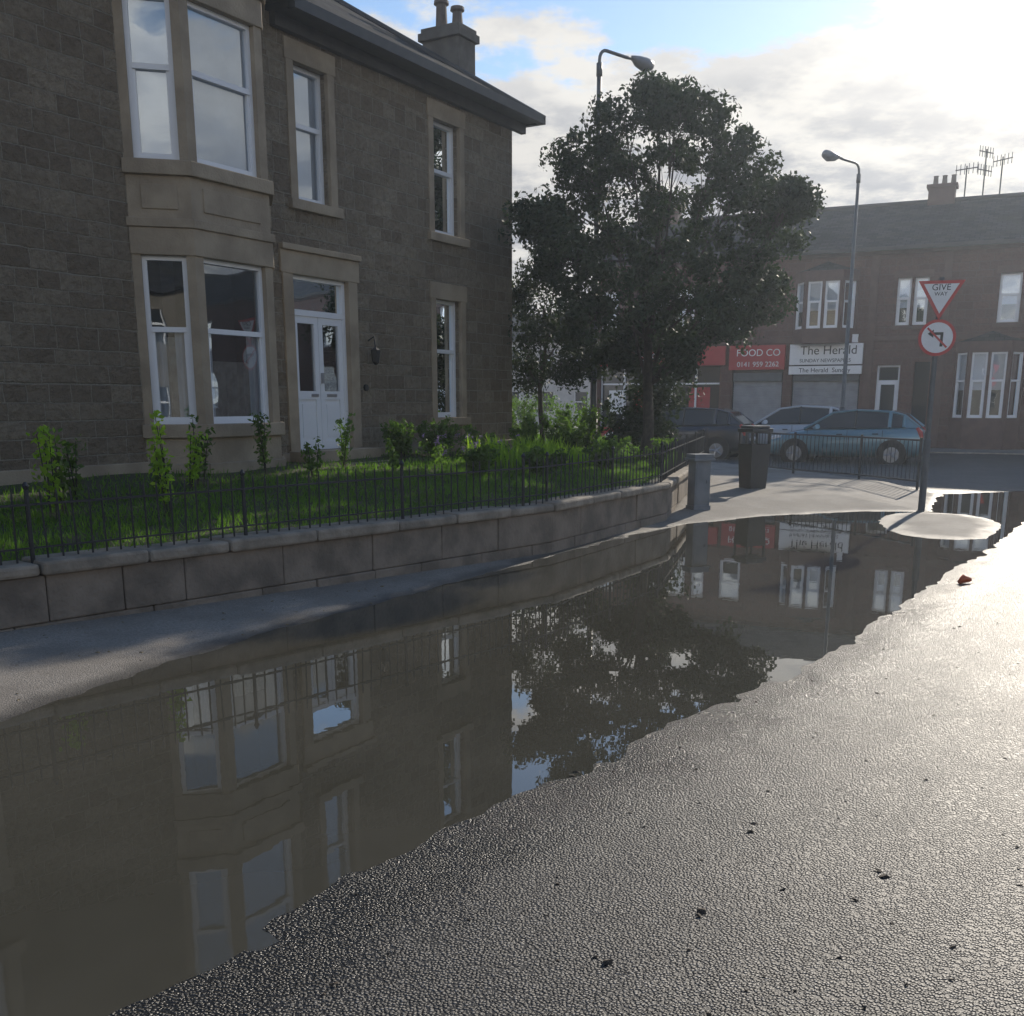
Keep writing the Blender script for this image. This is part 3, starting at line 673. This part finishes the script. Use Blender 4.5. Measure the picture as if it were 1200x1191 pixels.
text('fascia_text','BARBERS  OPEN',TF.p(-5.2,.145,3.3),qd,md,.42,signw,ten); text('fascia_text','FOOD CO',TF.p(-.8,.145,3.38),qd,md,.34,signw,ten); text('fascia_text','0141 959 2262',TF.p(-.8,.145,2.98),qd,md,.25,signw,ten)
ns=MB(); ns.box(TF,.32,2.8,.0,.16,2.95,3.65,0); ns.box(TF,.32,2.8,.0,.17,2.62,2.9,1); ns.box(TF,.9,2.6,.0,.12,3.68,3.95,0); ns.obj('newsagent_fascia',[signw,signw],ten)
text('newsagent_text','The Herald',TF.p(1.65,.165,3.42),qd,md,.42,blackp,ten); text('newsagent_text','SUNDAY NEWSPAPERS',TF.p(1.55,.165,3.08),qd,md,.17,blackp,ten); text('newsagent_text','The Herald  Sunday',TF.p(1.55,.175,2.75),qd,md,.22,blackp,ten); text('newsagent_text','NEWSAGENT',TF.p(1.75,.125,3.8),qd,md,.22,blackp,ten)

pf=MB(); pf.box(TF,T0-30,T1+20,-.0,3.0,-.1,.13,0)
pf.obj('pavement',[simple('paving',(.22,.2,.18),(.16,.15,.135),3,.8,.3,40)])
kb=MB(); t=T0-30
while t<T1+20: kb.box(TF,t+.005,t+.905,3.0,3.14,-.1,.135,0); t+=.91
kb.obj('kerb',[coping],bevel=.01)
def dist_house(name,x,y,ux,uy,w_,d_,h,mat,rm):
    e=empty(name,(x,y,0)); u_=Vector((ux,uy,0)).normalized(); f=Fr((x,y,0),u_,(u_.y,-u_.x,0)); m_=MB()
    hs=[(k,k+1.0,z,z+1.3) for k in np.arange(.8,w_-1.2,2.4) for z in (1.0,3.8)]
    wall(m_,f,0,w_,0,h,hs,depth=.15)
    m_.quad([f.p(0,0,0),f.p(0,-d_,0),f.p(0,-d_,h),f.p(0,0,h)]);m_.quad([f.p(w_,0,0),f.p(w_,-d_,0),f.p(w_,-d_,h),f.p(w_,0,h)]);m_.quad([f.p(0,-d_,0),f.p(w_,-d_,0),f.p(w_,-d_,h),f.p(0,-d_,h)])
    for q_ in hs: m_.quad([f.p(q_[0],-.14,q_[2]),f.p(q_[1],-.14,q_[2]),f.p(q_[1],-.14,q_[3]),f.p(q_[0],-.14,q_[3])],2)
    for q_ in hs:
        m_.box(f,q_[0],q_[0]+.07,-.139,-.08,q_[2],q_[3],3); m_.box(f,q_[1]-.07,q_[1],-.139,-.08,q_[2],q_[3],3); m_.box(f,q_[0]+.07,q_[1]-.07,-.139,-.09,q_[2]+.6,q_[2]+.67,3)
    m_.quad([f.p(-.3,.3,h),f.p(w_+.3,.3,h),f.p(w_-1.5,-d_/2,h+2.2),f.p(1.5,-d_/2,h+2.2)],1); m_.quad([f.p(-.3,-d_-.3,h),f.p(w_+.3,-d_-.3,h),f.p(w_-1.5,-d_/2,h+2.2),f.p(1.5,-d_/2,h+2.2)],1)
    m_.quad([f.p(w_+.3,.3,h),f.p(w_+.3,-d_-.3,h),f.p(w_-1.5,-d_/2,h+2.2)],1); m_.quad([f.p(-.3,.3,h),f.p(-.3,-d_-.3,h),f.p(1.5,-d_/2,h+2.2)],1)
    m_.obj('house_shell',[mat,rm,carglass,white],e)
pale=simple('pale_render',(.55,.53,.5),(.48,.46,.44),3,.9)
dist_house('distant_house',-6,72,1,.1,13,8,5.6,pale,slate_m); dist_house('distant_house',-24,75,1,.1,13,8,5.6,pale,slate_m)
# other side of the street, behind the viewpoint (seen only in window reflections)
dstone=simple('weathered_stone',(.16,.14,.115),(.11,.10,.08),1.5,.9,.4,20)
dist_house('terraced_house',14,-17,-1,.1,15,8,5.8,dstone,slate_m); dist_house('terraced_house',-3,-15.5,-1,.1,14,8,5.8,dstone,slate_m)

# ------------------------------------------------------------------ street lamps
def street_lamp(x,y,h,ax,arm):
    e=empty('street_lamp',(x,y,0)); mb=MB(); a=Vector(ax).normalized(); B=Vector((x,y,0)); Zv=Vector((0,0,1))
    mb.tube([B,B+Zv*1.5],.08,12); mb.tube([B+Zv*1.5,B+Zv*1.55,B+Zv*(h-.5)],[.08,.058,.042],12)
    mb.tube([B+Zv*(h-.52),B+Zv*(h-.3)],.055,10)
    pts=[B+Zv*(h-.5)]+[B+Zv*(h-.25+.2*math.sin(t))+a*(.2-.2*math.cos(t)) for t in np.linspace(0,math.pi/2,6)]+[B+Zv*(h-.03)+a*arm*.75,B+Zv*(h)+a*arm]
    mb.tube(pts,.03,8); mb.obj('pole',[galv],e,smooth=True)
    hd=MB(); c=B+Zv*(h)+a*arm; v=Vector((a.x,a.y,.0))
    hd.tube([c-v*.08,c,c+v*.12-Zv*.02,c+v*.36-Zv*.03,c+v*.52-Zv*.0,c+v*.6],[.04,.06,.10,.13,.10,.02],12)
    hd.obj('lamp_head',[lamph],e,smooth=True)
    return e
street_lamp(1.6,20.6,8.02,(.68,.73,0),1.05)
street_lamp(9.1,28.9,7.8,(-.8,-.6,0),.95)
B=Vector((6.5,16.3,0)); e=empty('traffic_sign',tuple(B)); fv=Vector((-.28,-.96,0)).normalized(); rv=Vector((-fv.y,fv.x,0)); SFm=Fr(B,rv,fv)
mb=MB(); mb.tube([B,B+Vector((0,0,1.1))],.055,12); mb.tube([B+Vector((0,0,1.1)),B+Vector((0,0,1.13)),B+Vector((.0,0,3.52))],[.055,.038,.038],12)
for z in (3.15,3.4,2.55,2.75): mb.box(SFm,-.06,.06,.03,.05,z-.015,z+.015)
mb.obj('post',[galv],e)
def tri(s,n0,n1,m,zc=3.28,mb=None):
    h=s*.866; P2=[(-s/2,zc+h/3),(s/2,zc+h/3),(0,zc-2*h/3)]
    f=[SFm.p(a,n1,z) for a,z in P2]; bk=[SFm.p(a,n0,z) for a,z in P2]; mb.quad(f,m); mb.quad(bk[::-1],m)
    for k in range(3): mb.quad([f[k],f[(k+1)%3],bk[(k+1)%3],bk[k]],m)
mb=MB(); tri(.66,.05,.056,0,mb=mb); tri(.50,.056,.0595,1,mb=mb)
def disc(s,n0,n1,m,zc,mb): mb.tube([SFm.p(0,n0,zc),SFm.p(0,n1,zc)],s,32,m)
disc(.27,.05,.056,0,2.64,mb); disc(.225,.056,.0595,1,2.64,mb)
mb.box(SFm,.045,.085,.0595,.062,2.51,2.68,2); mb.box(SFm,-.06,.085,.0595,.0622,2.68,2.72,2)
mb.quad([SFm.p(-.055,.0621,2.64),SFm.p(-.055,.0621,2.76),SFm.p(-.14,.0621,2.70)],2)
mb.quad([SFm.p(-.155,.064,2.64+.135),SFm.p(-.135,.064,2.64+.155),SFm.p(.155,.064,2.64-.135),SFm.p(.135,.064,2.64-.155)],0)
mb.obj('sign_plates',[redp,signw,blackp],e)
text('sign_text','GIVE',SFm.p(0,.062,3.37),rv,fv,.13,blackp,e,.001); text('sign_text','WAY',SFm.p(0,.062,3.275),rv,fv,.08,blackp,e,.001)

gr=MB(); GP=[(7.7,19.6),(7.15,21.3),(6.25,23.0),(5.6,24.9)]
for i in range(3):
    a=Vector((*GP[i],0));b_=Vector((*GP[i+1],0));u=b_-a;L=u.length;u.normalize();f=Fr(a,u,(u.y,-u.x,0))
    for z in (.22,.98): gr.tube([f.p(0,0,z),f.p(L,0,z)],.02,8)
    gr.tube([f.p(0,0,.0),f.p(0,0,1.03)],.028,8); 
    if i==2: gr.tube([f.p(L,0,.0),f.p(L,0,1.03)],.028,8)
    s=.12
    while s<L-.05: gr.tube([f.p(s,0,.22),f.p(s,0,.98)],.008,5); s+=.12
gr.obj('pedestrian_guardrail',[iron])
def litter_bin(x,y,h,w_,mat,name):
    e=empty(name,(x,y,.08)); f=Fr((x,y,.08),(.9,.4,0),(.4,-.9,0)); mb=MB()
    i=w_/2
    mb.box(f,-i*.8,i*.8,-i*.8,i*.8,0,.05); 
    st=[(.05,.82),(h*.55,.95),(h*.72,1.0)]
    for k in range(2):
        (z0,a),(z1,b2)=st[k],st[k+1]
        A=[f.p(sx*i*a,sy*i*a,z0) for sx,sy in ((-1,-1),(1,-1),(1,1),(-1,1))]; Bq=[f.p(sx*i*b2,sy*i*b2,z1) for sx,sy in ((-1,-1),(1,-1),(1,1),(-1,1))]
        for j in range(4): mb.quad([A[j],A[(j+1)%4],Bq[(j+1)%4],Bq[j]])
    mb.quad([f.p(sx*i*.9,sy*i*.9,h*.68) for sx,sy in ((-1,-1),(1,-1),(1,1),(-1,1))],1)
    for sx in (-1,1):
        for sy in (-1,1): mb.box(f,*sorted((sx*i,sx*i*.8)),*sorted((sy*i,sy*i*.8)),h*.72,h*.9)
    mb.box(f,-i*1.1,i*1.1,-i*1.1,i*1.1,h*.9,h*.96); mb.box(f,-i*.9,i*.9,-i*.9,i*.9,h*.96,h)
    mb.obj('bin_body',[mat,blackp],e,bevel=.012)
e=empty('utility_cabinet',(2.88,15.9,.05)); f=Fr((2.88,15.9,.05),(.93,.37,0),(.37,-.93,0)); mb=MB()
mb.box(f,-.15,.15,-.12,.12,0,.08); mb.box(f,-.135,.135,-.105,.105,.08,.76); mb.box(f,-.185,.185,-.15,.15,.76,.80); mb.box(f,-.165,.165,-.13,.13,.80,.86)
mb.box(f,-.112,.112,.105,.113,.14,.70); mb.box(f,.06,.085,.113,.128,.42,.47); mb.box(f,-.12,-.1,.113,.12,.2,.26); mb.box(f,-.12,-.1,.113,.12,.58,.64)
mb.obj('cabinet_body',[simple('cabinet_grey',(.2,.215,.23),(.15,.165,.18),5,.5)],e,bevel=.008)
litter_bin(4.45,19.1,1.18,.42,simple('bin_black',(.03,.03,.032),(.04,.04,.04),4,.45),'litter_bin')

# ------------------------------------------------------------------ cars
def car(name,x,y,head,paint,L=3.95,H=1.45,Wd=1.72,z0=0.03):
    e=empty(name,(x,y,z0)); h=Vector(head).normalized(); sdv=Vector((-h.y,h.x,0)); k=L/4.0; hz=H/1.47
    def P(px_,py_,pz): return Vector((x,y,z0))-h*(px_*k)+sdv*(py_*Wd/1.72)+Vector((0,0,pz*hz))
    S=[(-2.0,.55,.30,.45,.58),(-1.95,.68,.22,.48,.68),(-1.75,.80,.18,.52,.78),(-1.3,.855,.17,.55,.88),(-.95,.86,.17,.56,.95),(-.2,.86,.17,.56,.97),(.6,.86,.17,.57,.99),(1.3,.86,.17,.58,1.01),(1.7,.84,.18,.58,1.02),(1.9,.78,.22,.56,1.0),(2.0,.66,.3,.5,.85)]
    mb=MB(); rings=[]
    for (sx,hw,zb,zw,zt_) in S:
        rings.append([P(sx,-hw*.93,zb),P(sx,-hw,zw-.12),P(sx,-hw,zw+.12),P(sx,-hw*.93,zt_-.04),P(sx,-hw*.8,zt_),P(sx,0,zt_+.02),P(sx,hw*.8,zt_),P(sx,hw*.93,zt_-.04),P(sx,hw,zw+.12),P(sx,hw,zw-.12),P(sx,hw*.93,zb)])
    i0=len(mb.v)
    for r_ in rings: mb.v+=[tuple(p) for p in r_]
    nR=11
    for a in range(len(rings)-1):
        for j in range(nR):
            q_=i0+a*nR+j; q2=i0+a*nR+(j+1)%nR; mb.f.append((q_,q2,q2+nR,q_+nR)); mb.m.append(0)
    mb.f.append(tuple(range(i0,i0+nR))); mb.m.append(0); mb.f.append(tuple(range(i0+(len(rings)-1)*nR,i0+len(rings)*nR))); mb.m.append(0)
    o=mb.obj('body',[paint],e,smooth=True); sm=o.modifiers.new('s','SUBSURF'); sm.levels=1; sm.render_levels=1
    G=[(-1.02,.70,.94,.94),(-.30,.74,.97,1.40),(.3,.75,.98,1.47),(1.15,.74,1.0,1.43),(1.5,.71,1.01,1.34),(1.88,.66,1.0,1.02)]
    g=MB(); rr=[]
    for (sx,hw,zb,zt_) in G:
        dz=zt_-zb; ins=hw-.17*min(1,dz/.45)
        rr.append([P(sx,-hw,zb),P(sx,-ins,zt_-.03*min(1,dz*3)),P(sx,-ins*.85,zt_),P(sx,ins*.85,zt_),P(sx,ins,zt_-.03*min(1,dz*3)),P(sx,hw,zb)])
    for a in range(len(rr)-1):
        for j in range(5):
            side=j in (0,4); roof=j==2
            m_=1 if side or (roof and a in (0,4)) else 0
            if side and a==4: m_=0
            g.quad([rr[a][j],rr[a][j+1],rr[a+1][j+1],rr[a+1][j]],m_)
    for a in (0,1,2,3,4):
        for j in (1,4): g.tube([rr[a][j],rr[a+1][j]],.03,6,0)
    for a in (2,3,4):
        for j,j2 in ((0,1),(5,4)): g.tube([rr[a][j],rr[a][j2]],.028 if a==2 else .05,6,0 if a!=2 else 2)
    for j,j2 in ((0,1),(5,4)): g.tube([rr[0][j],rr[1][j2]],.035,6,0)
    g.obj('cabin',[paint,carglass,blackp],e)
    w_=MB()
    for sx in (-1.22,1.25):
        for sg in (-1,1):
            c=P(sx,sg*.80,.31); o_=P(sx,sg*.875,.31)
            a1_=P(sx,sg*.6,.33); a2_=P(sx,sg*.866,.33); w_.tube([a1_,a2_],.37,24,2)
            w_.tube([c,o_],.305,24,0); w_.tube([o_,P(sx,sg*.882,.31)],.20,16,1)
            for t in range(5):
                an=t*1.2566; cc=P(sx,sg*.884,.31); dirv=h*math.cos(an)+Vector((0,0,1))*math.sin(an); w_.tube([cc,cc+dirv*.19],[.03,.02],4,1)
    w_.obj('wheels',[tyre,rim,blackp],e)
    l_=MB()
    for sg in (-1,1):
        l_.tube([P(-1.93,sg*.52,.66),P(-1.80,sg*.66,.70),P(-1.6,sg*.75,.74)],[.05,.075,.03],8,0)
        l_.tube([P(1.93,sg*.66,.72),P(1.9,sg*.70,.88),P(1.82,sg*.68,1.0)],[.06,.07,.04],8,1)
        l_.tube([P(-.72,sg*.86,.98),P(-.62,sg*1.0,1.02)],[.05,.07],8,2)
        for sx in (-.9,.12,1.0): l_.tube([P(sx,sg*.872,.35),P(sx,sg*.868,.93)],.006,4,3)
        l_.tube([P(-.15,sg*.875,.82),P(.0,sg*.875,.82)],.014,5,3); l_.tube([P(.75,sg*.875,.84),P(.9,sg*.875,.84)],.014,5,3)
    l_.tube([P(-1.99,-.5,.38),P(-1.99,.5,.38)],.06,6,3); l_.tube([P(2.02,-.25,.6),P(2.02,.25,.6)],.06,4,0)
    l_.obj('lights_and_trim',[signw,redp,paint,blackp],e)
    return e
car('parked_car',9.05,28.2,(-.9026,.4305,0),carpaint('teal_blue_paint',(.12,.25,.31),.25),4.0,1.46)
car('parked_car',8.4,31.2,(-.9026,.4305,0),carpaint('white_paint',(.55,.58,.62),.1),4.0,1.55)
car('parked_car',4.9,30.6,(-.9026,.4305,0),carpaint('dark_blue_paint',(.02,.025,.04)),4.3,1.5)

# ------------------------------------------------------------------ litter / fallen leaves on road
def scatter(name,n,fn,size,mat):
    mb=MB(); mb.norecalc=True
    for k in range(n):
        x,y,z=fn(); s=size*random.uniform(.4,1.4); an=random.uniform(0,6.28); m_=random.randint(5,7)
        c=Vector((x,y,z+s*random.uniform(.05,.3))); ring=[]
        for j in range(m_):
            t=an+6.283*j/m_; r=s*random.uniform(.45,1.1)*(1 if j%2 else .7); ring.append(c+Vector((math.cos(t)*r,math.sin(t)*r*.7,-s*random.uniform(0,.45))))
        for j in range(m_): mb.quad([c,ring[j],ring[(j+1)%m_]])
    return mb.obj(name,[mat])
def roadz(x,y):
    s=float(sdf(np.array([x]),np.array([y]),puddle)[0]); return min(.028*s,.10)+.002
def roadpt():
    while True:
        x=random.uniform(-1,7); y=random.uniform(1.8,12)
        s=float(sdf(np.array([x]),np.array([y]),puddle)[0])
        if .1<s<2.8 and x/y<.55: return x,y,roadz(x,y)
dl=simple('dead_leaf',(.07,.05,.03),(.03,.02,.012),30,.8)
scatter('fallen_leaves',190,roadpt,.013,dl)
big=[(.22,4.42),(.28,4.5),(.95,3.85),(.3,2.85),(3.4,7.6),(4.9,8.9),(1.3,3.4),(.6,3.1),(2.2,5.8)]
it=iter(big*2)
def bigpt():
    x,y=next(it); x+=random.uniform(-.05,.05); y+=random.uniform(-.05,.05); return x,y,roadz(x,y)
scatter('fallen_twigs_and_leaves',18,bigpt,.028,dl)
lt=MB(); c=Vector((4.25,9.6,.02)); lt.tube([c,c+Vector((.05,.03,.03)),c+Vector((.12,.01,.02))],[.02,.045,.015],6); lt.obj('crushed_litter',[orange],smooth=True)
def pavpt():
    while True:
        s=random.uniform(0,13); t=random.uniform(.1,1.5); a=Vector((-8.17,1.78,0)); u=Vector((.66,.75,0)); n_=Vector((.75,-.66,0)); p=a+u*s+n_*t
        d_=float(sdf(np.array([p.x]),np.array([p.y]),puddle)[0])
        if d_>.02: return p.x,p.y,min(.085*d_,.13)+.003
scatter('pavement_leaves',170,pavpt,.02,simple('pale_leaf',(.25,.19,.09),(.14,.1,.05),30,.8))

# ------------------------------------------------------------------ haze: thin volume added to imitate milky lens glare and lift shadows
hz=MB(); hf=Fr((0,0,0),(1,0,0),(0,1,0)); hz.box(hf,-60,80,-30,90,-1,14)
hzo=hz.obj('glare_haze',[])
hm=bpy.data.materials.new('thin_glare_haze'); t=nt(hm); b=NB(t); vs=b.n('ShaderNodeVolumeScatter'); vs.inputs['Density'].default_value=.0014; vs.inputs['Anisotropy'].default_value=.6; vs.inputs['Color'].default_value=(.78,.88,1,1)
o=b.n('ShaderNodeOutputMaterial'); b.l(vs.outputs[0],o.inputs['Volume']); hzo.data.materials.append(hm)

# ------------------------------------------------------------------ world & sun
sun_el,sun_az=R(23),R(29.5)
sdir=Vector((math.sin(sun_az)*math.cos(sun_el),math.cos(sun_az)*math.cos(sun_el),math.sin(sun_el)))
W=bpy.data.worlds.new('World'); scene.world=W; W.use_nodes=True; t=W.node_tree; t.nodes.clear(); b=NB(t)
sky=b.n('ShaderNodeTexSky'); sky.sky_type='NISHITA'; sky.sun_disc=False; sky.sun_elevation=sun_el; sky.sun_rotation=sun_az; sky.air_density=1.0; sky.dust_density=.25; sky.ozone_density=3.0
tc=b.n('ShaderNodeTexCoord'); dv=tc.outputs['Generated']
sx=b.n('ShaderNodeSeparateXYZ'); b.l(dv,sx.inputs[0])
den=b.math('ADD',b.math('MAXIMUM',sx.outputs[2],0.0),.16)
cv=b.n('ShaderNodeCombineXYZ'); b.l(b.math('DIVIDE',sx.outputs[0],den),cv.inputs[0]); b.l(b.math('DIVIDE',sx.outputs[1],den),cv.inputs[1])
n1=b.noise(cv.outputs[0],1.9,11,.6); n2=b.noise(cv.outputs[0],3.6,9,.62)
cov=b.math('ADD',n1,b.math('MULTIPLY',b.math('SUBTRACT',.298,sx.outputs[2]),3.4))
cm=b.ramp(cov,.46,.55)
dt=b.n('ShaderNodeVectorMath',operation='DOT_PRODUCT'); b.l(dv,dt.inputs[0]); dt.inputs[1].default_value=sdir
dp=b.math('MAXIMUM',dt.outputs['Value'],0.0)
back_fill=b.math('MULTIPLY',b.math('MAXIMUM',b.math('MULTIPLY',dt.outputs['Value'],-1.0),0.0),1.5)  # extra brightness added to unseen clouds opposite the sun, filling the shaded facade
glow=b.math('ADD',b.math('MULTIPLY',b.math('POWER',dp,120.0),22.0),b.math('MULTIPLY',b.math('POWER',dp,22.0),2.0))
edge=b.ramp(cov,.95,.5)
cc=b.mix(b.ramp(n2,.40,.60),(2.3,2.45,2.8),(4.9,4.8,4.6))
cc=b.mix(b.math('MULTIPLY',edge,.6),cc,(6.0,5.9,5.7))
sc=b.n('ShaderNodeVectorMath',operation='SCALE'); b.l(cc,sc.inputs[0]); b.l(b.math('ADD',1.0,back_fill),sc.inputs['Scale'])
gl=b.n('ShaderNodeCombineColor'); 
for i,k in enumerate((1.0,.91,.76)): b.l(b.math('MULTIPLY',glow,k),gl.inputs[i])
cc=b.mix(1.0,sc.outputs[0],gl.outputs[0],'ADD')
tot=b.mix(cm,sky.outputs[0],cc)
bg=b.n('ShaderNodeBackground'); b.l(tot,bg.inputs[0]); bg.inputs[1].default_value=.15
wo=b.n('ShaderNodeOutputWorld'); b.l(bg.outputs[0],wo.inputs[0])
sl=bpy.data.lights.new('sun','SUN'); sl.energy=4.5; sl.angle=R(.5); sl.color=(1,.91,.78)
so=bpy.data.objects.new('sun',sl); scene.collection.objects.link(so); so.rotation_euler=(-sdir).to_track_quat('-Z','Y').to_euler(); so.location=(10,20,20)

cam=bpy.data.cameras.new('camera'); co=bpy.data.objects.new('camera',cam); scene.collection.objects.link(co)
co.location=(0,0,1.7); co.rotation_euler=(R(90-12.95),0,0); cam.sensor_width=36; cam.lens=36; cam.shift_y=.1254; cam.clip_start=.05; cam.clip_end=2500
scene.camera=co
scene.view_settings.view_transform='Standard'; scene.view_settings.look='None'; scene.view_settings.exposure=0
